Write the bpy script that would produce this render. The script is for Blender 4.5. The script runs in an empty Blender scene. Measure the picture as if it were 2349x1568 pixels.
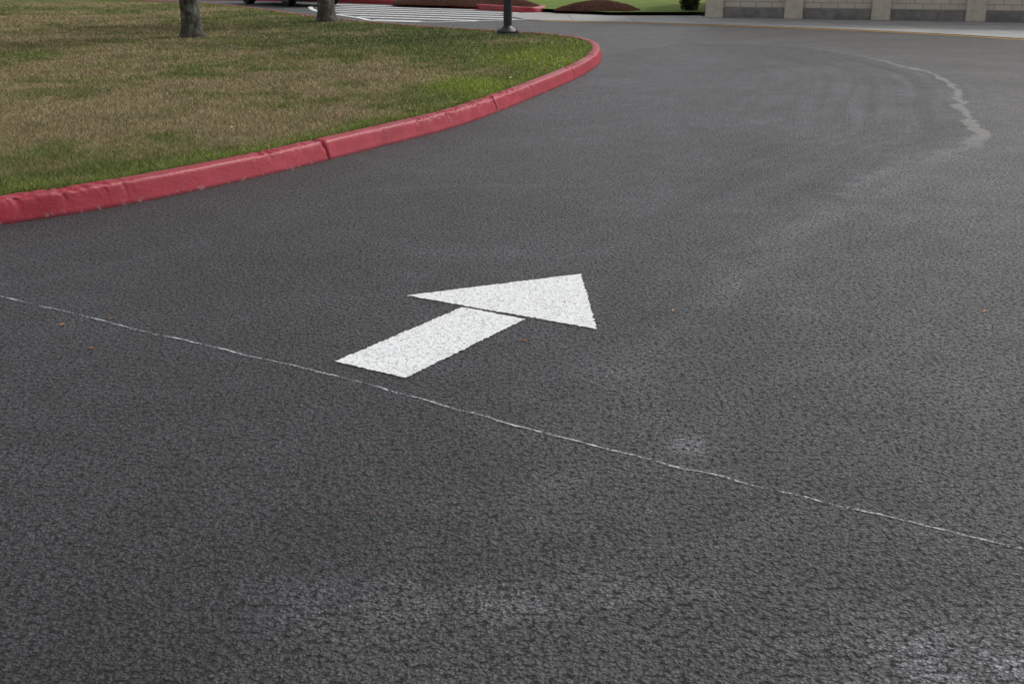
import bpy, bmesh, math, random
import numpy as np
from mathutils import Vector, Matrix
rng=np.random.default_rng(7); random.seed(7)
scene=bpy.context.scene
scene.view_settings.view_transform='Standard'; scene.view_settings.look='None'; scene.view_settings.exposure=0

# ---------------------------------------------------------------- helpers
def link(o,parent=None):
    scene.collection.objects.link(o)
    if parent: o.parent=parent
    return o
def empty(name,loc=(0,0,0),rz=0):
    e=bpy.data.objects.new(name,None); e.location=loc; e.rotation_euler=(0,0,rz); e.empty_display_size=.2
    return link(e)
def mesh_obj(name,V,F,mat=None,parent=None,smooth=False):
    me=bpy.data.meshes.new(name); me.from_pydata([tuple(map(float,v)) for v in V],[],[tuple(int(i) for i in f) for f in F]); me.update()
    if smooth: me.polygons.foreach_set('use_smooth',[True]*len(me.polygons))
    o=bpy.data.objects.new(name,me)
    if mat: me.materials.append(mat)
    return link(o,parent)
def np_mesh(name,V,F,mat,parent=None,smooth=False):
    me=bpy.data.meshes.new(name); n=len(V); m,k=F.shape
    me.vertices.add(n); me.vertices.foreach_set('co',V.astype(np.float32).ravel())
    me.loops.add(m*k); me.loops.foreach_set('vertex_index',F.astype(np.int32).ravel())
    me.polygons.add(m); me.polygons.foreach_set('loop_start',np.arange(0,m*k,k,dtype=np.int32))
    me.polygons.foreach_set('loop_total',np.full(m,k,dtype=np.int32))
    if smooth: me.polygons.foreach_set('use_smooth',np.ones(m,dtype=bool))
    me.update(calc_edges=True); me.validate()
    me.materials.append(mat)
    return link(bpy.data.objects.new(name,me),parent)
def attr_f(o,name,arr):
    a=o.data.attributes.new(name,'FLOAT','POINT'); a.data.foreach_set('value',arr.astype(np.float32).ravel())
def attr_c(o,name,arr):
    a=o.data.attributes.new(name,'FLOAT_COLOR','POINT')
    c=np.ones((len(arr),4),np.float32); c[:,:3]=arr; a.data.foreach_set('color',c.ravel())
def catmull(pts,step):
    P=np.array(pts,float); P=np.vstack([2*P[0]-P[1],P,2*P[-1]-P[-2]]); out=[]
    for i in range(1,len(P)-2):
        p0,p1,p2,p3=P[i-1:i+3]
        t=np.linspace(0,1,40,endpoint=False)[:,None]
        out.append(.5*((2*p1)+(-p0+p2)*t+(2*p0-5*p1+4*p2-p3)*t**2+(-p0+3*p1-3*p2+p3)*t**3))
    out=np.vstack(out+[P[-2:-1]])
    s=np.r_[0,np.cumsum(np.linalg.norm(np.diff(out,axis=0),axis=1))]
    n=max(2,int(s[-1]/step)); q=np.linspace(0,s[-1],n)
    return np.c_[np.interp(q,s,out[:,0]),np.interp(q,s,out[:,1])]
def seg_dist(P,poly):
    best=np.full(len(P),1e9); bs=np.zeros(len(P)); acc=0
    for a,b in zip(poly[:-1],poly[1:]):
        d=b-a; L=np.linalg.norm(d)+1e-9
        t=np.clip(((P-a)@d)/L**2,0,1)
        dd=np.hypot(P[:,0]-a[0]-t*d[0],P[:,1]-a[1]-t*d[1])
        m=dd<best; best[m]=dd[m]; bs[m]=acc+t[m]*L; acc+=L
    return best,bs
def inside(P,poly):
    r=np.zeros(len(P),bool); n=len(poly)
    for i in range(n):
        a=poly[i]; b=poly[(i+1)%n]
        if a[1]==b[1]: continue
        c=((a[1]>P[:,1])!=(b[1]>P[:,1]))&(P[:,0]<(b[0]-a[0])*(P[:,1]-a[1])/(b[1]-a[1])+a[0])
        r^=c
    return r
_lat=rng.random((256,256))
def vnoise(x,y):
    xi=np.floor(x).astype(int); yi=np.floor(y).astype(int); fx=x-xi; fy=y-yi
    fx=fx*fx*(3-2*fx); fy=fy*fy*(3-2*fy)
    g=lambda i,j:_lat[i%256,j%256]
    return (g(xi,yi)*(1-fx)+g(xi+1,yi)*fx)*(1-fy)+(g(xi,yi+1)*(1-fx)+g(xi+1,yi+1)*fx)*fy
def fbm(x,y,o=4):
    r=0;a=.5
    for i in range(o): r=r+a*vnoise(x*2**i+i*17.3,y*2**i+i*9.1); a*=.5
    return r/(1-.5**o)

class N:
    def __init__(s,name):
        s.m=bpy.data.materials.new(name); s.m.use_nodes=True; s.t=s.m.node_tree; s.t.nodes.clear()
        s.out=s.t.nodes.new('ShaderNodeOutputMaterial')
    def n(s,typ,ins=None,**kw):
        nd=s.t.nodes.new(typ)
        for k,v in kw.items(): setattr(nd,k,v)
        for k,v in (ins or {}).items():
            sk=nd.inputs[k]
            if isinstance(v,bpy.types.NodeSocket): s.t.links.new(v,sk)
            else: sk.default_value=v
        return nd
    def pos(s): return s.n('ShaderNodeNewGeometry').outputs['Position']
    def obj(s): return s.n('ShaderNodeTexCoord').outputs['Object']
    def noise(s,vec,scale,detail=2,rough=.5,off=None):
        if off is not None: vec=s.n('ShaderNodeVectorMath',{0:vec,1:off},operation='ADD').outputs[0]
        return s.n('ShaderNodeTexNoise',{'Vector':vec,'Scale':scale,'Detail':detail,'Roughness':rough}).outputs[0]
    def math(s,op,a,b=0.,c=None,clamp=False):
        d={0:a,1:b}
        if c is not None: d[2]=c
        return s.n('ShaderNodeMath',d,operation=op,use_clamp=clamp).outputs[0]
    def rng(s,v,a,b,c=0.,d=1.,smooth=False):
        return s.n('ShaderNodeMapRange',{'Value':v,'From Min':a,'From Max':b,'To Min':c,'To Max':d},interpolation_type='SMOOTHSTEP' if smooth else 'LINEAR').outputs[0]
    def mix(s,f,a,b,blend='MIX'):
        nd=s.t.nodes.new('ShaderNodeMix'); nd.data_type='RGBA'; nd.blend_type=blend
        for i,v in ((0,f),(6,a),(7,b)):
            if isinstance(v,bpy.types.NodeSocket): s.t.links.new(v,nd.inputs[i])
            else: nd.inputs[i].default_value=v if i==0 else tuple(v)+((1,) if len(v)==3 else ())
        return nd.outputs[2]
    def attr(s,name,o='Fac'): return s.n('ShaderNodeAttribute',attribute_name=name).outputs[o]
    def bump(s,h,strength=1,dist=.01,normal=None):
        d={'Height':h,'Strength':strength,'Distance':dist}
        if normal is not None: d['Normal']=normal
        return s.n('ShaderNodeBump',d).outputs[0]
    def bsdf(s,col,rough=.6,normal=None,spec=.5,metal=0.,**kw):
        d={'Base Color':col if isinstance(col,bpy.types.NodeSocket) else tuple(col)+(1,),'Roughness':rough,'Specular IOR Level':spec,'Metallic':metal}
        if normal is not None: d['Normal']=normal
        d.update(kw)
        return s.n('ShaderNodeBsdfPrincipled',d).outputs[0]
    def fin(s,sh): s.t.links.new(sh,s.out.inputs[0]); return s.m
def simple(name,col,rough=.6,spec=.5,metal=0.,var=.15,scale=20,bump=.0):
    k=N(name); p=k.obj(); n=k.noise(p,scale,4)
    c=k.mix(k.rng(n,.3,.7),[x*(1-var) for x in col],[min(1,x*(1+var)) for x in col])
    nm=k.bump(n,1,bump) if bump else None
    return k.fin(k.bsdf(c,rough,nm,spec,metal))

# ---------------------------------------------------------------- asphalt
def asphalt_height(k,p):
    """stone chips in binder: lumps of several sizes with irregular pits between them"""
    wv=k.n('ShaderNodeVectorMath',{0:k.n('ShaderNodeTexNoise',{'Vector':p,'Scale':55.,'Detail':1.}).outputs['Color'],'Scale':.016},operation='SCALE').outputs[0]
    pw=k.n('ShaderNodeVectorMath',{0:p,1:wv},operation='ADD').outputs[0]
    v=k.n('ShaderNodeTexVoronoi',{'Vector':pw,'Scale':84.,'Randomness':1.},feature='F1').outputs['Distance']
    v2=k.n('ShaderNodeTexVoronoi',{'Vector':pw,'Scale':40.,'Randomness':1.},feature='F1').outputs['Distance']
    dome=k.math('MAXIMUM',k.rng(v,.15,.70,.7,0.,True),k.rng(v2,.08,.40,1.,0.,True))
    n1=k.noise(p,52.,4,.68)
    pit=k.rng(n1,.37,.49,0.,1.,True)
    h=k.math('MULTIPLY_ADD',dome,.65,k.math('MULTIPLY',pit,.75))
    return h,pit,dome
k=N('asphalt_sealed'); p=k.pos()
h,pit,dome=asphalt_height(k,p)
fine=k.noise(p,210.,2,.7)
d=k.attr('seal_d'); s_=k.attr('seal_s'); lum=k.attr('lum'); res=k.attr('residue'); sf=k.attr('scuff')
big=k.noise(p,.8,4,.6); med=k.noise(p,4.5,4,.65)
wear=k.rng(k.math('MULTIPLY_ADD',k.math('SUBTRACT',med,.5),.9,d),-.3,.4,0.,1.,True)
comb=k.n('ShaderNodeCombineXYZ',{'X':k.math('MULTIPLY',d,4.2),'Y':k.math('MULTIPLY',s_,.16)}).outputs[0]
stre=k.math('MULTIPLY',k.math('SUBTRACT',k.noise(comb,1.9,4,.65),.5),sf)
inner=k.math('MULTIPLY',k.rng(d,-3.6,-.6,0.,1.,True),k.rng(d,0.,.4,1.,.1,True))
base=k.math('MULTIPLY',k.math('MULTIPLY_ADD',k.math('SUBTRACT',big,.5),1.3,1.),k.math('MULTIPLY_ADD',k.math('SUBTRACT',med,.5),1.2,1.))
base=k.math('MULTIPLY',base,k.math('MULTIPLY_ADD',k.math('MULTIPLY',stre,inner),1.5,1.))
band=k.rng(k.math('ABSOLUTE',k.math('MULTIPLY_ADD',k.math('SUBTRACT',med,.5),.5,d)),0.,.3,1.,0.,True)
base=k.math('MULTIPLY',base,k.math('MULTIPLY_ADD',band,k.attr('band'),1.))
darkb=k.math('MULTIPLY',k.rng(k.math('ABSOLUTE',k.math('ADD',d,.40)),0.,.16,.22,0.,True),sf)
base=k.math('MULTIPLY',base,k.math('SUBTRACT',1.,darkb))
base=k.math('MULTIPLY',base,lum)  # lum carries painted vignette and brightness as well as lane wear
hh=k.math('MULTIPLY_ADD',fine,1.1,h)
chip=k.math('MULTIPLY_ADD',k.rng(hh,.70,1.95,-1.,1.),k.math('MULTIPLY_ADD',wear,.16,.80),1.03)  # dark binder between stones, with pit shade painted into the albedo too
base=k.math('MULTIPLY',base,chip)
base=k.math('MULTIPLY',base,k.math('MULTIPLY_ADD',wear,.010,.039))
col=k.mix(wear,(.98,.985,1.07),(1.03,1.,.97))
colv=k.n('ShaderNodeVectorMath',{0:col,'Scale':base},operation='SCALE').outputs[0]
# pale broken lip of the seal coat
wob=k.math('MULTIPLY_ADD',k.math('SUBTRACT',k.noise(p,2.6,5,.7),.5),.40,d)
wid=k.rng(k.noise(p,1.1,2,.5,(9.,2.,0.)),.35,.65,.022,.085)
pm=k.math('SUBTRACT',1.,k.math('DIVIDE',k.math('ABSOLUTE',wob),wid),clamp=True)
pm=k.math('MULTIPLY',k.rng(pm,.0,.25,0.,1.),k.attr('pale'))
pm=k.math('MULTIPLY',pm,k.rng(k.noise(p,30.,3,.7,(1.,7.,3.)),.36,.54,.25,1.))
colv=k.mix(pm,colv,(.29,.28,.26))
rs=k.math('MULTIPLY',k.rng(k.math('MULTIPLY_ADD',k.noise(p,75.,4,.7,(3.,8.,2.)),.6,k.math('MULTIPLY',med,.4)),.46,.60,0.,1.),res)
rs=k.math('MULTIPLY',rs,k.rng(h,.4,1.1,0.,1.))
colv=k.mix(rs,colv,(.42,.42,.48))
sp=k.rng(k.noise(p,90.,1,.5,(13.,1.,4.)),.74,.80,0.,.55)
colv=k.mix(sp,colv,(.28,.275,.26))
nm=k.bump(k.math('MULTIPLY_ADD',fine,.35,h),1.,.0135)
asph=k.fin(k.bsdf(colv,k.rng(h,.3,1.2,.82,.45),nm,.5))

axX=np.r_[-60,-40,-25,np.arange(-14,14.01,.05),18,25,40,60]
axY=np.r_[-40,-15,-4,np.arange(.5,24,.05),np.arange(24,45,.5),50,60]
X,Y=np.meshgrid(axX,axY); P=np.c_[X.ravel(),Y.ravel()]
nx,ny=len(axX),len(axY)
seal=catmull([(1.45,18.8),(2.3,20.4),(3.37,21.2),(5.0,20.6),(5.55,18.5),(5.63,16.9),(5.67,15.6),(5.36,14.0),(4.8,12.3),(4.38,10.9),(4.16,10.1),(3.81,9.49),(3.4,9.05),(2.81,8.19),(2.16,7.13),(1.40,6.19),(1.02,5.37),(.75,4.55),(.35,3.9),(-.2,2.6)],.12)
dist,ss=seg_dist(P,seal)
ins=inside(P,np.vstack([seal,[(-3,0),(-20,0),(-20,18.8)]]))
sd=np.where(ins,-dist,dist)
ps=[(0,.1),(3,.12),(7,.25),(9.,.75),(10.2,1.),(15.8,1.),(16.5,.4),(17.5,.1),(19,.0),(40,0)]
pale=np.interp(ss,[a for a,b in ps],[b for a,b in ps])
scuff=np.interp(ss,[0,6,9,16,19,22.5,24.5],[.4,.8,1.2,1.2,.7,.15,.0])
bandv=np.interp(ss,[0,8,14,16.5,19,22,24],[.05,.08,.10,.30,.28,.1,0])
ctrl=[(-2.3,5.9,.95),(-1.5,7.,.88),(-.8,7.8,.88),(0,9.2,.98),(.9,10,1.3),(2.,11,1.75),(3.8,12.5,2.2),(3.3,15,1.9),(3.,8.5,1.85),(2.5,18,1.6),(1.6,13,1.45),(6,10,1.45),(7.5,17,1.45),(3.2,5,1.25),(1.7,5,1.25),(.6,4.,1.1),(-.5,3.,.95),(-1.2,2.6,.78),(1.,2.5,1.05),(-2,4.2,.85),(0,30,1.2),(5,24,1.4),(-2,2,.72),(1.5,7,1.5),(.2,6.5,1.15)]  # albedo factors: worn lane tone, plus vignette darkening painted in at lower left
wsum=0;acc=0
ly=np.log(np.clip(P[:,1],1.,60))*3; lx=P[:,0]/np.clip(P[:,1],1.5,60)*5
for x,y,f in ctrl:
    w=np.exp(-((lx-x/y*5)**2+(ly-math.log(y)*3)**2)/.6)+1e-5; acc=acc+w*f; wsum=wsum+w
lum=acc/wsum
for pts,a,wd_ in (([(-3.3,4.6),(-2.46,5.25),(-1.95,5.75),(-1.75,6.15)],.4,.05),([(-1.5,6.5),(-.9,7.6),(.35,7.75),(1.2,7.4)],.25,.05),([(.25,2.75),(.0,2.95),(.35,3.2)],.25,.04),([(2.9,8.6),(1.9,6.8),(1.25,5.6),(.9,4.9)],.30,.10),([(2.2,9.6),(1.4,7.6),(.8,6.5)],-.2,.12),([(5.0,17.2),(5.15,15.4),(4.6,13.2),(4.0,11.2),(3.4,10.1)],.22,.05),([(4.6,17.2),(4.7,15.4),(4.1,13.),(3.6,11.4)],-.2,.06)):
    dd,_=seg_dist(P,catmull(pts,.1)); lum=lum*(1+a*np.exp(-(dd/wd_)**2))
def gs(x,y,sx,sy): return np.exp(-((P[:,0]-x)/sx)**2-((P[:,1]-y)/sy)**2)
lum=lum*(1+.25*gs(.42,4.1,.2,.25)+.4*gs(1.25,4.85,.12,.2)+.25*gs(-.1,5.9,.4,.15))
resid=np.clip(gs(1.05,2.17,.34,.14)*1.1+gs(.0,2.45,.45,.09)*.5+gs(-.45,2.36,.12,.07)*.5+gs(.58,3.38,.04,.05)*2+gs(.40,4.05,.12,.14)*.3+gs(1.9,2.3,.5,.2)*.7,0,1)
idx=np.arange(nx*ny).reshape(ny,nx)
F=np.stack([idx[:-1,:-1],idx[:-1,1:],idx[1:,1:],idx[1:,:-1]],-1).reshape(-1,4)
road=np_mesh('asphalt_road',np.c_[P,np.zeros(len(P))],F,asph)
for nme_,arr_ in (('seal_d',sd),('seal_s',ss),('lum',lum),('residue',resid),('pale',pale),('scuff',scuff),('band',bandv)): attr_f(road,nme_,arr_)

gm=N('ground_grass'); pp=gm.pos()
gc=gm.mix(gm.rng(gm.noise(pp,.4,5),.35,.65),(.05,.085,.018),(.09,.12,.03))
gmat=gm.fin(gm.bsdf(gc,.9))
mesh_obj('ground',[(-500,-500,-.03),(500,-500,-.03),(500,500,-.03),(-500,500,-.03)],[(0,1,2,3)],gmat)

# ---------------------------------------------------------------- painted markings
def paint(name,col,thr=.30,line=False):
    k=N(name); p=k.pos(); h,pit,dome=asphalt_height(k,p)
    fine=k.noise(p,200.,3,.6)
    c=k.mix(k.rng(k.noise(p,9.,4),.3,.7),[x*.93 for x in col],col)
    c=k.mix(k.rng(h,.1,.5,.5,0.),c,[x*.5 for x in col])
    nm=k.bump(k.math('MULTIPLY_ADD',fine,.12,h),1.,.0036)
    sh=k.bsdf(c,.6,nm,.35)
    if line:
        a=k.rng(k.math('MULTIPLY_ADD',k.noise(p,120.,3,.7),.6,k.math('MULTIPLY',k.noise(p,7.,3,.6),.4)),.44,.55,0.,.9)
    else:
        a=k.rng(k.math('MULTIPLY_ADD',k.noise(p,95.,3,.6,(4.,4.,4.)),.6,k.math('MULTIPLY',pit,.15)),thr,thr+.06,0.,1.)
    tr=k.n('ShaderNodeBsdfTransparent').outputs[0]
    ms=k.n('ShaderNodeMixShader',{0:a,1:tr,2:sh}).outputs[0]
    return k.fin(ms)
white=paint('white_road_paint',(.86,.87,.87),.20)
whiteline=paint('white_chalk_line',(.64,.64,.67),line=True)
def jag(poly,step=.010,amp=.0030):
    out=[]; n=len(poly)
    for i in range(n):
        a=np.array(poly[i],float); b=np.array(poly[(i+1)%n],float); L=np.linalg.norm(b-a); m=max(2,int(L/step)); nr=np.array([-(b-a)[1],(b-a)[0]])/L
        for j in range(m):
            q=a+(b-a)*j/m
            out.append(q+nr*random.gauss(0,amp)*(0.3 if j==0 else 1))
    return out
arrow=empty('arrow_marking')
for nme,poly in (('arrow_shaft',[(-.692,4.168),(-.400,3.985),(.058,4.713),(-.222,4.893)]),
                 ('arrow_head',[(-.491,5.076),(.36,4.573),(.3445,5.458)])):
    q=jag(poly); mesh_obj(nme,[(x,y,.0035) for x,y in q],[list(range(len(q)))],white,arrow)
ln=catmull([(-3.29,5.62),(-2.39,5.07),(-1.187,4.324),(-.685,4.02),(.193,3.41),(.75,3.06),(1.366,2.685),(1.9,2.36)],.01)
tg=np.gradient(ln,axis=0); tg/=np.linalg.norm(tg,axis=1)[:,None]; nr=np.c_[-tg[:,1],tg[:,0]]
ar=np.arange(len(ln)); z0_=np.zeros(len(ln))
wv=(vnoise(ar*.08,z0_)-.5)[:,None]*.014+(vnoise(ar*.5,z0_+7)-.5)[:,None]*.005
hw=.0040+.005*(vnoise(ar*.35,z0_+3)-.5)[:,None]
A=ln+nr*(wv+hw); B=ln+nr*(wv-hw); n=len(ln)
V=np.c_[np.vstack([A,B]),np.full(2*n,.003)]; i=np.arange(n-1)
np_mesh('road_marking_line',V,np.stack([i+n,i+n+1,i+1,i],-1),whiteline)

# ---------------------------------------------------------------- island: kerb + lawn
cpts=[(-12,3.5),(-9,4.2),(-6,4.95),(-4.4,5.6),(-3.54,6.12),(-3.05,6.5),(-2.63,6.87),(-2.37,7.19),(-1.89,7.94),(-1.42,8.79),(-1.01,9.61),(-.54,10.5),(-.08,11.85),(.36,13.3),(.78,14.76),(1.13,16.22),(1.37,17.77),(1.46,19.3),(1.38,20.35),(1.07,21.3),(.5,22.05),(-.3,22.8),(-1.6,24.0),(-4.,27.1),(-6.,30.8),(-8.0,34.4),(-10.5,37.4),(-16,41),(-26,44)]
C=catmull(cpts,.0125)
for _ in range(3):                                   # fair the curve
    kk=np.hanning(121); kk/=kk.sum(); Cp=np.vstack([2*C[0]-C[60:0:-1],C,2*C[-1]-C[-2:-62:-1]])
    C=np.c_[np.convolve(Cp[:,0],kk,'valid'),np.convolve(Cp[:,1],kk,'valid')]
n=len(C)
tg=np.gradient(C,axis=0); tg/=np.linalg.norm(tg,axis=1)[:,None]; inn=np.c_[-tg[:,1],tg[:,0]]
S=np.r_[0,np.cumsum(np.linalg.norm(np.diff(C,axis=0),axis=1))]
prof=[(0,-.02),(.0,.008),(.008,.03),(.022,.08),(.033,.118),(.038,.132),(.046,.141),(.058,.146),(.085,.149),(.115,.151),(.140,.150),(.158,.146),(.168,.136),(.172,.11),(.174,-.02)]
def s_at(x,y): return S[np.argmin(np.hypot(C[:,0]-x,C[:,1]-y))]
s0=s_at(-1.42,8.79)
joints=[s0-5.4,s0,s_at(-.17,11.64),s_at(.82,14.9),s_at(1.35,18.),s_at(1.0,21.4),s0+16.5,s0+19.5,s0+22.5]
fines=[s0-1.95,s0-3.9,s0+1.5]
V=[]
for j,(o,z) in enumerate(prof):
    wig=.012*(vnoise(np.full(n,j*.8),np.zeros(n))-.5)
    jd=np.min(np.abs(S[:,None]+wig[:,None]*2-np.array(joints)[None]),axis=1)
    jf=np.min(np.abs(S[:,None]+wig[:,None]-np.array(fines)[None]),axis=1)
    oo=np.full(n,o); zz=np.full(n,z)
    if z>0:
        gz=np.where(jd<.013,.034,0)+np.where((jd<.035)&(j>=4),.006,0)+np.where(jf<.007,.003,0)
        oo=oo+np.sign(.09-o)*gz*.8; zz=zz-gz*(z/.15)
        am=.0005 if j<6 else .0020
        zz=zz+(fbm(S*20+j*.4,S*0+j*.5,3)-.5)*2*am*(z/.15)
        patch=np.clip((fbm(S*1.1,S*0+5,2)-.36)*5,0,1)           # chipping comes in stretches
        if 6<=j<=12: zz=zz-np.clip(fbm(S*28,S*0+j*.75,4)-.48,0,1)*.07*patch
        if 4<=j<=7: oo=oo+np.clip(fbm(S*20+40,S*0+j*.4,4)-.55,0,1)*.06*patch
    V.append(np.c_[C+inn*oo[:,None],zz])
jd0=np.min(np.abs(S[:,None]-np.array(joints)[None]),axis=1)
m=len(prof); V=np.stack(V,1).reshape(-1,3)
i=np.arange(n-1)[:,None]; j=np.arange(m-1)[None]
F=np.stack([(i*m+j),(i*m+j+1),((i+1)*m+j+1),((i+1)*m+j)],-1).reshape(-1,4)[:, ::-1]
k=N('red_kerb_paint'); p=k.pos()
n1=k.noise(p,5.,5,.6); n2=k.noise(p,55.,4,.65); n3=k.noise(p,1.2,3,.5)
col=k.mix(k.rng(n1,.3,.7),(.36,.014,.032),(.50,.038,.070))
col=k.mix(k.rng(n3,.38,.65,0.,.5),col,(.27,.010,.022))
z=k.n('ShaderNodeSeparateXYZ',{0:p}).outputs[2]
topm=k.rng(z,.136,.147,0.,1.)
col=k.mix(k.math('MULTIPLY',topm,.5),col,(.24,.012,.02))
dirt=k.math('MULTIPLY',k.rng(z,.0,.025,1.,0.),k.rng(n2,.3,.6,.4,1.))
col=k.mix(dirt,col,(.05,.012,.014))
worn=k.math('MULTIPLY',k.rng(n2,.57,.66,0.,1.),k.rng(z,.12,.145,0.,1.))
col=k.mix(k.math('MULTIPLY',worn,.55),col,(.50,.22,.22))
lowc=k.math('MULTIPLY',k.rng(k.noise(p,14.,4,.7,(3.,3.,9.)),.58,.62,0.,1.),k.rng(z,.0,.04,1.,0.))
col=k.mix(k.math('MULTIPLY',lowc,.7),col,(.35,.25,.22))
scr=k.rng(k.math('ABSOLUTE',k.math('SUBTRACT',k.noise(p,7.,4,.7,(6.,1.,2.)),.5)),0.,.009,.5,0.)
col=k.mix(scr,col,(.15,.01,.015))
col=k.mix(k.attr('crack'),col,(.02,.006,.006))
nm=k.bump(n2,1.,.003,k.bump(n1,1,.006))
kmat=k.fin(k.bsdf(col,k.rng(n2,.3,.7,.38,.54),nm,.42))
island=empty('landscape_island')
kerb=np_mesh('red_kerb',V,F,kmat,None,True)
attr_f(kerb,'crack',np.repeat(np.clip(1-(jd0-.007)/.004,0,1)*.92,m))

mid=C[::8]+inn[::8]*.14
poly=np.vstack([mid,[(-26,3.5)]])
def lawn_col(P,dk):
    x,y=P[:,0],P[:,1]
    g=np.clip(dk,0,30)
    dry=.66+2.6*(fbm(x*.6+3,y*.5+8,4)-.5)+2.2*(fbm(x*3.2,y*2.2+20,3)-.5)
    dry-= .85*np.exp(-(g/.5)**2)
    G=lambda cx,cy,sx,sy,a: a*np.exp(-((x-cx)/sx)**2-((y-cy)/sy)**2)
    dry+=G(-4.2,12.5,2.,2.2,.38)+G(-4.0,9.6,1.1,1.,.3)+G(-9,22,3.,5,.5)+G(-2.2,13.5,1.,2.,.25)+G(-1.2,10.6,.4,.6,.4)
    dry-=G(-2.2,19,3.5,3,.5)+G(.1,16.5,1.2,3.,.9)+G(-.5,12.9,.9,1.3,.45)+G(-3,24,4,4,.25)
    dry=np.clip(dry,0,1)[:,None]
    lush=np.clip(G(-.45,12.9,.5,.9,1.)+G(.3,16.2,.7,1.8,.6)+G(.5,18,.7,1.8,.35)+.35*np.exp(-(g/.25)**2),0,1)[:,None]
    dark=np.clip(G(-2.5,20.5,4,2.5,.45)+G(-3.5,25,5,3,.45)+G(-5.5,18,2,2,.2)+1.1*(fbm(x*1.3+50,y*1.1,3)-.55),0,.75)[:,None]  # tree shade on the lawn painted into its colour, plus random dark patches
    green=np.array([.155,.195,.040]); tan=np.array([.38,.30,.155]); lus=np.array([.27,.37,.03]); dk_=np.array([.060,.10,.020])
    c=green*(1-dry)+tan*dry
    c=c*(1-lush)+lus*lush
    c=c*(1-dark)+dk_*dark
    return c
cx=np.arange(-26,2,.08); cy=np.arange(3.4,45,.08)
GX,GY=np.meshgrid(cx,cy); GP=np.c_[GX.ravel(),GY.ravel()]
ctr=np.c_[(GX[:-1,:-1]+.04).ravel(),(GY[:-1,:-1]+.04).ravel()]
keep=inside(ctr,poly)&(ctr[:,0]>-22)
idx=np.arange(len(GP)).reshape(GX.shape)
F=np.stack([idx[:-1,:-1],idx[:-1,1:],idx[1:,1:],idx[1:,:-1]],-1).reshape(-1,4)[keep]
used,inv=np.unique(F,return_inverse=True); F=inv.reshape(-1,4); GP=GP[used]
midl=C[::60]+inn[::60]*.17
dk,_=seg_dist(GP,midl)
def lawn_z(x,y,dk): return .126+.012*np.clip(dk/.4,0,1)+.05*(fbm(x*.3,y*.3,2)-.5)*np.clip(dk/2,0,1)
k=N('lawn_turf'); p=k.pos(); a=k.attr('col','Color')
n1=k.noise(p,60.,4,.7); n2=k.noise(p,12.,4,.6)
c=k.mix(1.,a,k.mix(k.rng(k.math('MULTIPLY_ADD',n1,.6,k.math('MULTIPLY',n2,.4)),.35,.65),(.45,.45,.4),(1.05,1.05,1.0)),'MULTIPLY')
tm=k.fin(k.bsdf(c,.95,k.bump(n1,1,.02),.1))
turf=np_mesh('lawn',np.c_[GP,lawn_z(GP[:,0],GP[:,1],dk)],F,tm,island,True)
attr_c(turf,'col',lawn_col(GP,dk)*.75)
nb=560000
yy=1/rng.uniform(1/36,1/6.0,nb*3)
xx=rng.uniform(-.62,.12,nb*3)*yy
q=np.c_[xx,yy]; q=q[inside(q,np.vstack([C[::20]+inn[::20]*.166,[(-26,3.5)]]))][:nb]; nb=len(q)
dkb,_=seg_dist(q,midl)
lenf=(.5+1.0*fbm(q[:,0]*3.5,q[:,1]*3.,3))
hgt=rng.uniform(.015,.045,nb)*lenf*(1+.6*np.exp(-(dkb/.1)**2)); 
wd=rng.uniform(.0016,.0032,nb)*np.clip(q[:,1]/7,1,4)
ang=rng.uniform(0,2*np.pi,nb); lean=rng.uniform(.2,1.5,nb)*hgt; la=rng.uniform(0,2*np.pi,nb)
b0=np.c_[q,lawn_z(q[:,0],q[:,1],dkb)-.003]
off=np.c_[np.cos(ang)*wd,np.sin(ang)*wd,np.zeros(nb)]
tip=b0+np.c_[np.cos(la)*lean,np.sin(la)*lean,hgt]
V=np.stack([b0-off,b0+off,tip],1).reshape(-1,3); F=np.arange(nb*3).reshape(-1,3)
cb=lawn_col(q,dkb)*1.15; cb*=rng.uniform(.45,1.5,nb)[:,None]
st=rng.random(nb)<.12; cb[st]=np.array([.46,.37,.20])*rng.uniform(.6,1.15,st.sum())[:,None]
k=N('grass_blades'); a=k.attr('col','Color')
gn=k.n('ShaderNodeNewGeometry').outputs['Normal']
upn=k.n('ShaderNodeVectorMath',{0:k.n('ShaderNodeVectorMath',{0:gn,'Scale':.45},operation='SCALE').outputs[0],1:(0,0,1)},operation='ADD').outputs[0]
upn=k.n('ShaderNodeVectorMath',{0:upn},operation='NORMALIZE').outputs[0]
sh=k.bsdf(a,.6,upn,.2); tl=k.n('ShaderNodeBsdfTranslucent',{'Color':a}).outputs[0]
bm_=k.fin(k.n('ShaderNodeMixShader',{0:.15,1:sh,2:tl}).outputs[0])
gr=np_mesh('grass',V,F,bm_,island)
attr_c(gr,'col',np.repeat(cb,3,axis=0))

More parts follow.
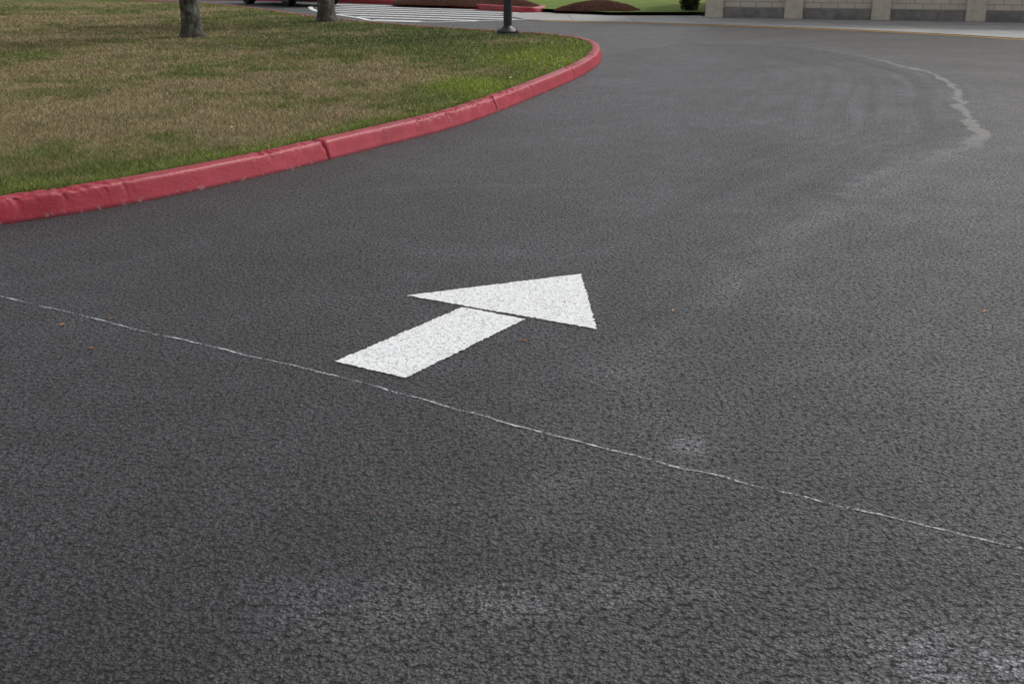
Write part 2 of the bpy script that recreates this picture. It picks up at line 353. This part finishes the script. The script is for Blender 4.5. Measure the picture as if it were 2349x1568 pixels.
V=[];F=[]
for _ in range(48):
    x=random.gauss(.45,.35); y=random.gauss(16.3,1.2)
    if not inside(np.array([[x,y]]),poly)[0]: continue
    b=len(V); r=random.uniform(.008,.015); V.append((x,y,.178))
    for t in range(7): V.append((x+r*math.cos(t*.9),y+r*math.sin(t*.9),.172))
    F+=[(b,b+1+t,b+1+(t+1)%7) for t in range(7)]
mesh_obj('dandelions',V,F,simple('dandelion_yellow',(.7,.45,.02)),island)
def leaf(V,F,x,y,z,s,a):
    b=len(V); ca,sa=math.cos(a),math.sin(a)
    for u,v,w in ((-1,0,.1),(-.4,.45,.35),(.35,.4,.25),(1,0,.05),(.35,-.45,.3),(-.4,-.4,.4),(0,0,.0)):
        V.append((x+s*(u*ca-v*sa),y+s*(u*sa+v*ca),z+s*w))
    F+=[(b+6,b+i,b+(i+1)%6) for i in range(6)]
V=[];F=[]
for x,y in [(-1.32,7.62),(.05,4.42),(-1.93,4.63),(-1.7,4.32),(1.23,5.67),(.72,4.84),(2.11,4.83),(-1.47,7.55),(-1.75,4.72),(-1.6,8.3),(.22,2.81),(-.39,2.89)]:
    leaf(V,F,x,y,.003,random.uniform(.011,.016)*(1 if y>3 else .5),random.uniform(0,6))
for _ in range(50):
    y=random.uniform(9,20); x=random.uniform(-.45,.05)*y
    if inside(np.array([[x,y]]),poly)[0]: leaf(V,F,x,y,.175,random.uniform(.018,.035),random.uniform(0,6))
k=N('dry_leaf'); n_=k.noise(k.pos(),3.,2)
mesh_obj('fallen_leaves',V,F,k.fin(k.bsdf(k.mix(k.rng(n_,.4,.6),(.42,.13,.05),(.5,.3,.14)),.7)))

# ---------------------------------------------------------------- trees
k=N('tree_bark'); p=k.obj()
mp=k.n('ShaderNodeMapping',{'Vector':p,'Scale':(1,1,.3)}).outputs[0]
n1=k.noise(mp,16.,6,.7); n2=k.noise(p,5.,4,.6,(3.,1.,2.))
c=k.mix(k.rng(n1,.35,.65),(.03,.025,.02),(.15,.135,.11)); c=k.mix(k.rng(n2,.50,.62,0.,.7),c,(.26,.28,.23))
bark=k.fin(k.bsdf(c,.9,k.bump(n1,1,.05),.2))
k=N('tree_leaves'); n_=k.noise(k.pos(),1.3,3)
c=k.mix(k.rng(n_,.35,.65),(.035,.07,.015),(.09,.14,.03))
leafm=k.fin(k.n('ShaderNodeMixShader',{0:.3,1:k.bsdf(c,.55,None,.3),2:k.n('ShaderNodeBsdfTranslucent',{'Color':c}).outputs[0]}).outputs[0])
def tube(V,F,pts,rs,ns=12,flare=0,seed=0):
    b=len(V)
    for i,(pt,r) in enumerate(zip(pts,rs)):
        pt=Vector(pt); d=(Vector(pts[min(i+1,len(pts)-1)])-Vector(pts[max(i-1,0)])).normalized()
        a=d.orthogonal().normalized() if abs(d.z)<.9 else Vector((1,0,0)); a=(a-d*a.dot(d)).normalized(); c=d.cross(a)
        for j in range(ns):
            t=2*math.pi*j/ns; rr=r*(1+.06*math.sin(3*t+seed+i*.4)+(flare*math.exp(-i*.9)*max(0,math.sin(4*t+seed)) if flare else 0))
            V.append(tuple(pt+a*math.cos(t)*rr+c*math.sin(t)*rr))
    for i in range(len(pts)-1):
        for j in range(ns): F.append((b+i*ns+j,b+i*ns+(j+1)%ns,b+(i+1)*ns+(j+1)%ns,b+(i+1)*ns+j))
def tree(x,y,r,H,seed,name='street_tree',leaves=9000):
    random.seed(seed); e=empty(name,(x,y,.12)); V=[];F=[]
    zs=[-.05,.04,.1,.2,.4,.8,1.4,2.1,2.8,3.8,H*.75]
    fs=[1.75,1.45,1.22,1.08,1.0,.95,.9,.85,.7,.45,.12]
    pts=[(.04*math.sin(z*1.3+seed)*min(z,2),.04*math.cos(z+seed)*min(max(z,0),2),z) for z in zs]
    tube(V,F,pts,[r*f for f in fs],20,.3,seed)
    tips=[]
    for i in range(11):
        z0=random.uniform(2.1,H*.65); a=i*2.4+seed; L=random.uniform(1.2,2.2)*(1-.4*(z0/H)); 
        p1=(math.cos(a)*L*.5,math.sin(a)*L*.5,z0+L*.35); p2=(math.cos(a+.2)*L,math.sin(a+.2)*L,z0+L*.8)
        tube(V,F,[(pts[7][0],pts[7][1],z0),p1,p2],[r*.35,r*.2,r*.05],7)
        tips+=[p1,p2]
    mesh_obj('trunk',V,F,bark,e,True)
    V=[];F=[]; cl=[(t[0]+random.gauss(0,.4),t[1]+random.gauss(0,.4),t[2]+random.gauss(.2,.4),random.uniform(.4,.75)) for t in tips for _ in range(3)]+[(0,0,H*.85,.7)]
    for _ in range(leaves):
        c_=random.choice(cl); v=Vector((random.gauss(0,1),random.gauss(0,1),random.gauss(0,.8))); v=v.normalized()*c_[3]*random.uniform(.5,1.05)
        q=Vector(c_[:3])+v; s=random.uniform(.05,.09); a=Vector((random.gauss(0,1),random.gauss(0,1),random.gauss(0,.6))).normalized(); bb=a.orthogonal().normalized()
        b=len(V); V+=[tuple(q-a*s),tuple(q+bb*s*.5),tuple(q+a*s),tuple(q-bb*s*.5)]; F.append((b,b+1,b+2,b+3))
    mesh_obj('crown',V,F,leafm,e)
tree(-5.69,20.9,.165,6.5,3)
tree(-4.07,25.9,.185,7.,11)
def shrub(name,x,y,z,rx,rz,cnt,seed):
    random.seed(seed); e=empty(name,(x,y,z)); V=[];F=[]
    for j in range(7):
        a=j*.9; tube(V,F,[(0,0,0),(math.cos(a)*rx*.4,math.sin(a)*rx*.4,rz*.6),(math.cos(a)*rx*.7,math.sin(a)*rx*.7,rz*1.3)],[.02,.014,.005],5)
    mesh_obj('stems',V,F,bark,e)
    V=[];F=[]
    for _ in range(cnt):
        v=Vector((random.gauss(0,1),random.gauss(0,1),random.gauss(0,1))).normalized()*random.uniform(.6,1.08)
        q=Vector((v.x*rx,v.y*rx,rz+v.z*rz)); s=random.uniform(.02,.035); a=Vector((random.gauss(0,1),random.gauss(0,1),random.gauss(0,1))).normalized(); bb=a.orthogonal().normalized()
        b=len(V); V+=[tuple(q-a*s),tuple(q+bb*s*.5),tuple(q+a*s),tuple(q-bb*s*.5)]; F.append((b,b+1,b+2,b+3))
    mesh_obj('foliage',V,F,simple('shrub_leaves',(.02,.035,.012),.6,.3,0,.5,12),e)
shrub('shrub',4.85,32.3,.0,.27,.42,3500,5)

# ---------------------------------------------------------------- lamp post
dark=simple('dark_pole_paint',(.022,.023,.027),.45,.5,0.,.2,30)
def lathe(name,prof,mat,parent,ns=24):
    V=[];F=[]
    for r,z in prof:
        for j in range(ns):
            t=2*math.pi*j/ns+math.pi/ns; V.append((r*math.cos(t),r*math.sin(t),z))
    for i in range(len(prof)-1):
        for j in range(ns): F.append((i*ns+j,i*ns+(j+1)%ns,(i+1)*ns+(j+1)%ns,(i+1)*ns+j))
    F.append(list(range(ns))[::-1]); F.append([(len(prof)-1)*ns+j for j in range(ns)])
    return mesh_obj(name,V,F,mat,parent,False)
def box(name,x0,x1,y0,y1,z0,z1,mat,parent=None,bev=0.):
    bm=bmesh.new(); bmesh.ops.create_cube(bm,size=1)
    for v in bm.verts: v.co=Vector(((x0+x1)/2+v.co.x*(x1-x0),(y0+y1)/2+v.co.y*(y1-y0),(z0+z1)/2+v.co.z*(z1-z0)))
    if bev: bmesh.ops.bevel(bm,geom=bm.edges[:],offset=bev,segments=2,affect='EDGES')
    me=bpy.data.meshes.new(name); bm.to_mesh(me); bm.free(); me.materials.append(mat)
    return link(bpy.data.objects.new(name,me),parent)
lamp=empty('street_lamp',(-.08,21.75,.10))
lathe('base_plate',[(.30,-.08),(.30,.035),(.28,.05)],simple('pole_footing',(.04,.04,.04),.9),lamp,8)
lathe('base_cover',[(.2,.055),(.2,.09),(.14,.13),(.10,.16),(.08,.18)],dark,lamp,24)
lathe('pole',[(.078,.17),(.075,1.5),(.06,6.)],dark,lamp,24)
for j in range(4):
    a=math.pi/4+j*math.pi/2; o=lathe('anchor_bolt_%d'%(j+1),[(.018,.05),(.018,.1),(.01,.12)],dark,lamp,6); o.location=(.235*math.cos(a),.235*math.sin(a),0)
box('arm',.0,.9,-.04,.04,5.85,5.95,dark,lamp,.01)
box('lamp_head',.6,1.3,-.17,.17,5.8,5.98,dark,lamp,.04)

# ---------------------------------------------------------------- far side
k=N('concrete_walk'); p=k.pos(); n1=k.noise(p,1.2,5,.6); n2=k.noise(p,40.,3,.6)
c=k.mix(k.rng(n1,.3,.7),(.35,.345,.33),(.47,.46,.44)); c=k.mix(k.rng(n2,.3,.7,0.,.3),c,(.2,.2,.19))
br=k.n('ShaderNodeTexBrick',{'Vector':p,'Color1':(1,1,1,1),'Color2':(.93,.93,.93,1),'Mortar':(.45,.45,.45,1),'Scale':1.,'Mortar Size':.012,'Brick Width':1.5,'Row Height':1.5},offset=0.)
c=k.mix(1.,c,br.outputs['Color'],'MULTIPLY')
conc=k.fin(k.bsdf(c,.85,k.bump(n2,1,.003),.3))
edge=catmull([(.4,29.2),(.7,28.9),(2.9,28.0),(5.2,26.68),(6.8,25.6),(8.2,24.35),(9.79,22.39),(12.,19.),(15,14),(20,5)],.5)
wl=[(26,23.0),(5.6,29.95),(4.95,30.2),(5.0,31.2),(2.6,31.2),(.6,33.2),(-.3,32.0),(.1,30.2)]
pv=[tuple(a) for a in edge]+wl
mesh_obj('sidewalk',[(x,y,.012) for x,y in pv],[list(range(len(pv)))],conc)
def ribbon(name,pts,w,z,mat,parent=None,step=.1,h=None):
    L=catmull(pts,step); t=np.gradient(L,axis=0); t/=np.linalg.norm(t,axis=1)[:,None]; nn=np.c_[-t[:,1],t[:,0]]; n=len(L); i=np.arange(n-1)
    if h is None:
        V=np.c_[np.vstack([L+nn*w/2,L-nn*w/2]),np.full(2*n,z)]
        return np_mesh(name,V,np.stack([i+n,i+n+1,i+1,i],-1),mat,parent)
    rows=[(-w/2,0),(-w/2+.02,h-.03),(-w/2+.05,h),(w/2,h),(w/2,0)]
    V=np.vstack([np.c_[L+nn*o,np.full(n,z+zz)] for o,zz in rows]); F=np.vstack([np.stack([i+j*n,i+1+j*n,i+1+(j+1)*n,i+(j+1)*n],-1) for j in range(4)])
    return np_mesh(name,V,F,mat,parent)
yel=paint('yellow_road_paint',(.75,.42,.06),.20)
ribbon('yellow_edge_line',[(.7,28.72),(2.9,27.82),(5.2,26.47),(6.8,25.39),(8.15,24.17),(9.68,22.22),(11.88,18.87),(14.8,14)],.14,.005,yel)
redk=simple('red_kerb_far',(.38,.02,.035),.5,.5,0,.2,8)
ribbon('red_kerb',[(-30,50),(-18,46),(-11.5,43),(-8.5,41.7),(-4.76,39.5),(-2.4,37.0),(-.6,34.6),(.35,33.1),(.75,33.3),(.9,34.2)],.18,0,redk,None,.1,.15)
fl=[(-30,50.1),(-18,46.1),(-11.5,43.1),(-8.5,41.8),(-4.76,39.6),(-2.4,37.1),(-.6,34.7),(.35,33.2),(.8,33.4),(2.6,31.25),(4.9,31.25),(5.1,31.3),(6,36),(12,60),(-30,75)]
fm=N('far_lawn_grass'); pp=fm.pos(); gc=fm.mix(fm.rng(fm.noise(pp,1.4,5),.35,.65),(.12,.19,.03),(.20,.25,.05)); gc=fm.mix(fm.rng(fm.noise(pp,25.,4),.3,.7,0.,.5),gc,(.05,.08,.015))
mesh_obj('far_lawn',[(x,y,.10) for x,y in fl],[list(range(len(fl)))],fm.fin(fm.bsdf(gc,.9,None,.1)))
k=N('bark_mulch'); p=k.pos(); n1=k.noise(p,18.,5,.7)
mul=k.fin(k.bsdf(k.mix(k.rng(n1,.38,.62),(.022,.012,.008),(.12,.045,.028)),.95,k.bump(n1,1,.06),.1))
def mound(name,x,y,rx,ry,h,rot,seed):
    na,nr_=64,16; V=[(0,0,h)];F=[]
    for i in range(1,nr_+1):
        r=i/nr_
        for j in range(na):
            t=2*math.pi*j/na; w=1+.12*math.sin(3*t+seed)+.07*math.sin(7*t+seed*2)
            V.append((r*rx*w*math.cos(t),r*ry*w*math.sin(t),h*(1-r*r)**1.0+(random.random()-.5)*.03*(r<.98)-(.02 if i==nr_ else 0)))
    for j in range(na): F.append((0,1+j,1+(j+1)%na))
    for i in range(nr_-1):
        for j in range(na): F.append((1+i*na+j,1+(i+1)*na+j,1+(i+1)*na+(j+1)%na,1+i*na+(j+1)%na))
    o=mesh_obj(name,V,F,mul,None,True); o.location=(x,y,.10); o.rotation_euler[2]=rot; return o
mound('mulch_bed',-1.6,37.2,3.2,1.5,.38,-.85,1)
mound('mulch_bed',2.45,32.6,1.15,.95,.25,-.2,4)
random.seed(2); e=empty('sapling',(2.3,32.7,.3)); V=[];F=[]; tube(V,F,[(0,0,0),(.02,.01,.8),(0,.03,2.)],[.025,.02,.006],8); 
for j in range(6): tube(V,F,[(0,0,1.+j*.15),(math.cos(j*2.)*.25,math.sin(j*2.)*.25,1.3+j*.15)],[.008,.003],5)
mesh_obj('trunk',V,F,bark,e)
V=[];F=[]
for _ in range(500):
    q=Vector((random.gauss(0,.25),random.gauss(0,.25),random.uniform(1.1,2.2))); a=Vector((random.gauss(0,1),random.gauss(0,1),random.gauss(0,1))).normalized()*.04; bb=a.orthogonal().normalized()*.02; b=len(V)
    V+=[tuple(q-a),tuple(q+bb),tuple(q+a),tuple(q-bb)]; F.append((b,b+1,b+2,b+3))
mesh_obj('leaves',V,F,leafm,e)
hz=empty('hatched_zone_marking')
hp=[(-6.4,38.6),(-4.9,39.2),(-2.6,36.8),(-.9,34.5),(.2,32.9),(.3,29.6),(-.7,28.9),(-1.9,28.4),(-3.3,28.9),(-3.9,30.4),(-5.6,34.2)]
hpn=np.array(hp); k_=0
for c0 in np.arange(-6,20,1.15):
    a=np.array([-7.,27.+c0]); dvec=np.array([.86,-.51]); t=np.linspace(0,14,600)
    pts=a+dvec*t[:,None]; m_=inside(pts,hpn)
    if m_.sum()<20: continue
    tt=t[m_]; k_+=1; ribbon('stripe_%d'%k_,[tuple(a+dvec*tt[0]),tuple(a+dvec*(tt[0]+tt[-1])/2),tuple(a+dvec*tt[-1])],.30,.004,white,hz,.3)
ribbon('border',[(.35,29.4),(-.7,28.7),(-1.9,28.2),(-3.3,28.7),(-3.95,30.2),(-5.7,34.2),(-6.6,38.6)],.14,.008,white,hz)

# ---------------------------------------------------------------- block building
bd=math.atan2(-.314,.949)
bld=empty('concrete_block_building',(4.95,30.2,0),bd)
k=N('split_block'); p=k.obj()
sx=k.n('ShaderNodeSeparateXYZ',{0:p}); cv=k.n('ShaderNodeCombineXYZ',{'X':k.math('ADD',sx.outputs[0],sx.outputs[1]),'Y':sx.outputs[2]}).outputs[0]
br=k.n('ShaderNodeTexBrick',{'Vector':cv,'Color1':(.64,.57,.47,1),'Color2':(.71,.63,.53,1),'Mortar':(.36,.33,.28,1),'Scale':1.,'Mortar Size':.010,'Brick Width':.4,'Row Height':.135})
n1=k.noise(p,30.,4,.6); c=k.mix(k.rng(n1,.3,.7,0.,.2),br.outputs['Color'],(.42,.37,.31))
blk=k.fin(k.bsdf(c,.9,k.bump(n1,1,.006),.2))
plin=simple('plinth_concrete',(.25,.235,.22),.9,.2,0,.25,6,.003)
pil=simple('pilaster_concrete',(.60,.54,.45),.9,.2,0,.12,6,.003)
Lb=21.
box('wall',0.02,Lb,.14,9.,.0,3.9,blk,bld)
box('plinth',.03,Lb-.02,.06,.139,0,.26,plin,bld)
box('roof_cap',-.12,Lb+.1,-.05,9.1,3.903,4.15,pil,bld,.02)
for j,x0 in enumerate([0,1.98,4.07,6.24,8.3,10.4,12.5,14.6,16.7,18.8]):
    box('pilaster_%d'%(j+1),x0,x0+.45,-.02,.137 if j else .8,0.004,3.898,pil,bld,.012)
box('door_frame',12.98,14.1,.11,.137,.265,2.35,dark,bld)
box('door_leaf',13.05,14.03,.09,.108,.27,2.3,simple('door_paint',(.2,.19,.17),.5),bld)

# ---------------------------------------------------------------- parked car
car=empty('parked_car',(-7.1,37.2,0),math.atan2(-.77,.64))
paintm=simple('car_paint_gray',(.05,.048,.044),.25,.6,.4,.05,3)
glass=simple('car_glass',(.01,.012,.013),.05,.8,0,.1,3); tyre=simple('tyre_rubber',(.012,.012,.012),.8,.3); alloy=simple('alloy_wheel',(.42,.42,.44),.3,.6,.8)
blackp=simple('black_trim',(.012,.012,.012),.6)
def arch(cx,r,z0,n=12): return [(cx+r*math.cos(math.pi*i/n),z0+r*math.sin(math.pi*i/n)) for i in range(n+1)]
out=[(.92,.28),(.95,.5),(.88,.68),(.55,.80),(.0,.88),(-.45,.94),(-2.9,.97),(-3.45,.95),(-3.6,.8),(-3.6,.35),(-3.45,.25)]
low=[(-3.08,.25)]+[(x,z) for x,z in arch(-2.66,.37,.3)[::-1]]+[(-2.27,.22),(-.39,.22)]+[(x,z) for x,z in arch(0,.37,.3)[::-1]]+[(.39,.24),(.8,.24)]
polyc=out+low
def extrude(name,poly,y0,y1,mat,parent,bev=.03,inset=None):
    bm=bmesh.new(); a=[bm.verts.new((x,y0,z)) for x,z in poly]; f=bm.faces.new(a)
    r=bmesh.ops.extrude_face_region(bm,geom=[f]); vs=[v for v in r['geom'] if isinstance(v,bmesh.types.BMVert)]
    for v in vs: v.co.y=y1
    bmesh.ops.recalc_face_normals(bm,faces=bm.faces[:])
    if inset:
        for v in bm.verts:
            if v.co.z>inset[0]: v.co.y+= inset[1]*(1 if v.co.y<(y0+y1)/2 else -1)*(v.co.z-inset[0])
    if bev: bmesh.ops.bevel(bm,geom=[e for e in bm.edges if abs(e.verts[0].co.y-e.verts[1].co.y)<.3],offset=bev,segments=2,affect='EDGES',clamp_overlap=True)
    me=bpy.data.meshes.new(name); bm.to_mesh(me); bm.free(); me.materials.append(mat); return link(bpy.data.objects.new(name,me),parent)
extrude('body',polyc,-.02,1.76,paintm,car,.02)
extrude('cabin_glass',[(-.45,.93),(-1.15,1.38),(-2.5,1.4),(-3.2,.95)],.06,1.68,glass,car,.02,(.95,.35))
extrude('roof',[(-1.05,1.385),(-1.3,1.45),(-2.3,1.46),(-2.6,1.4)],.2,1.54,paintm,car,.02)
box('undertray',-3.3,.7,.1,1.64,.17,.30,blackp,car)
for j,(x,y) in enumerate([(0,0),(-2.66,0),(0,1.55),(-2.66,1.55)]):
    def wheel(nm,prof,mat,ns=28):
        V=[];F=[]
        for r,w in prof:
            for q in range(ns): t=2*math.pi*q/ns; V.append((x+r*math.cos(t),y+w,.32+r*math.sin(t)))
        for i in range(len(prof)-1):
            for q in range(ns): F.append((i*ns+q,i*ns+(q+1)%ns,(i+1)*ns+(q+1)%ns,(i+1)*ns+q))
        F.append(list(range(ns))); F.append([(len(prof)-1)*ns+q for q in range(ns)]); mesh_obj(nm,V,F,mat,car)
    wheel('tyre_%d'%(j+1),[(.2,-.02),(.3,-.03),(.32,.0),(.32,.19),(.3,.22),(.2,.21)],tyre)
    wheel('rim_%d'%(j+1),[(.215,.0),(.215,-.032),(.19,-.03),(.18,-.01)],blackp)
    V=[];F=[]
    for q in range(5):
        t=2*math.pi*q/5+.3; ca,sa=math.cos(t),math.sin(t); b=len(V)
        for r,w in ((.03,.035),(.2,.022)):
            for sg in (-1,1):
                for yy_ in (-.045,-.012): V.append((x+r*ca-sg*w*sa,y+yy_,.32+r*sa+sg*w*ca))
        F+=[(b,b+2,b+6,b+4),(b,b+1,b+5,b+4),(b+2,b+3,b+7,b+6),(b+4,b+5,b+7,b+6)]
    mesh_obj('spokes_%d'%(j+1),V,F,alloy,car)
box('headlight',.80,.93,.05,.4,.58,.68,alloy,car,.02); box('headlight_2',.80,.93,1.34,1.69,.58,.68,alloy,car,.02)
box('grille',.90,.965,.5,1.24,.38,.55,blackp,car,.01); box('front_bumper_intake',.89,.945,.3,1.44,.26,.34,blackp,car,.01)

# ---------------------------------------------------------------- light
elev=math.radians(46); az=math.radians(50)
w=bpy.data.worlds.new('World'); scene.world=w; w.use_nodes=True; nt=w.node_tree; nt.nodes.clear()
o=nt.nodes.new('ShaderNodeOutputWorld'); b=nt.nodes.new('ShaderNodeBackground'); sk=nt.nodes.new('ShaderNodeTexSky')
sk.sky_type='NISHITA'; sk.sun_disc=False; sk.sun_elevation=elev; sk.sun_rotation=az; sk.dust_density=3.; sk.air_density=1.
hs=nt.nodes.new('ShaderNodeHueSaturation'); hs.inputs['Saturation'].default_value=.22
nt.links.new(sk.outputs[0],hs.inputs['Color']); nt.links.new(hs.outputs[0],b.inputs[0]); b.inputs[1].default_value=.14; nt.links.new(b.outputs[0],o.inputs[0])
sl=bpy.data.lights.new('sun','SUN'); sl.energy=1.5; sl.angle=math.radians(10); sl.color=(1,.97,.93)
so=link(bpy.data.objects.new('sun',sl)); dv=Vector((math.sin(az)*math.cos(elev),math.cos(az)*math.cos(elev),math.sin(elev)))
so.rotation_euler=(-dv).to_track_quat('-Z','Y').to_euler(); so.location=dv*50

# ---------------------------------------------------------------- camera
cam=bpy.data.cameras.new('camera'); co=link(bpy.data.objects.new('camera',cam)); scene.camera=co
cam.sensor_width=36; cam.lens=39.85; cam.clip_end=2000; cam.clip_start=.05
co.location=(0,0,1.5); co.rotation_euler=(math.radians(90)-math.atan(884/2600),0,0)
cam.dof.use_dof=True; cam.dof.focus_distance=4.6; cam.dof.aperture_fstop=11
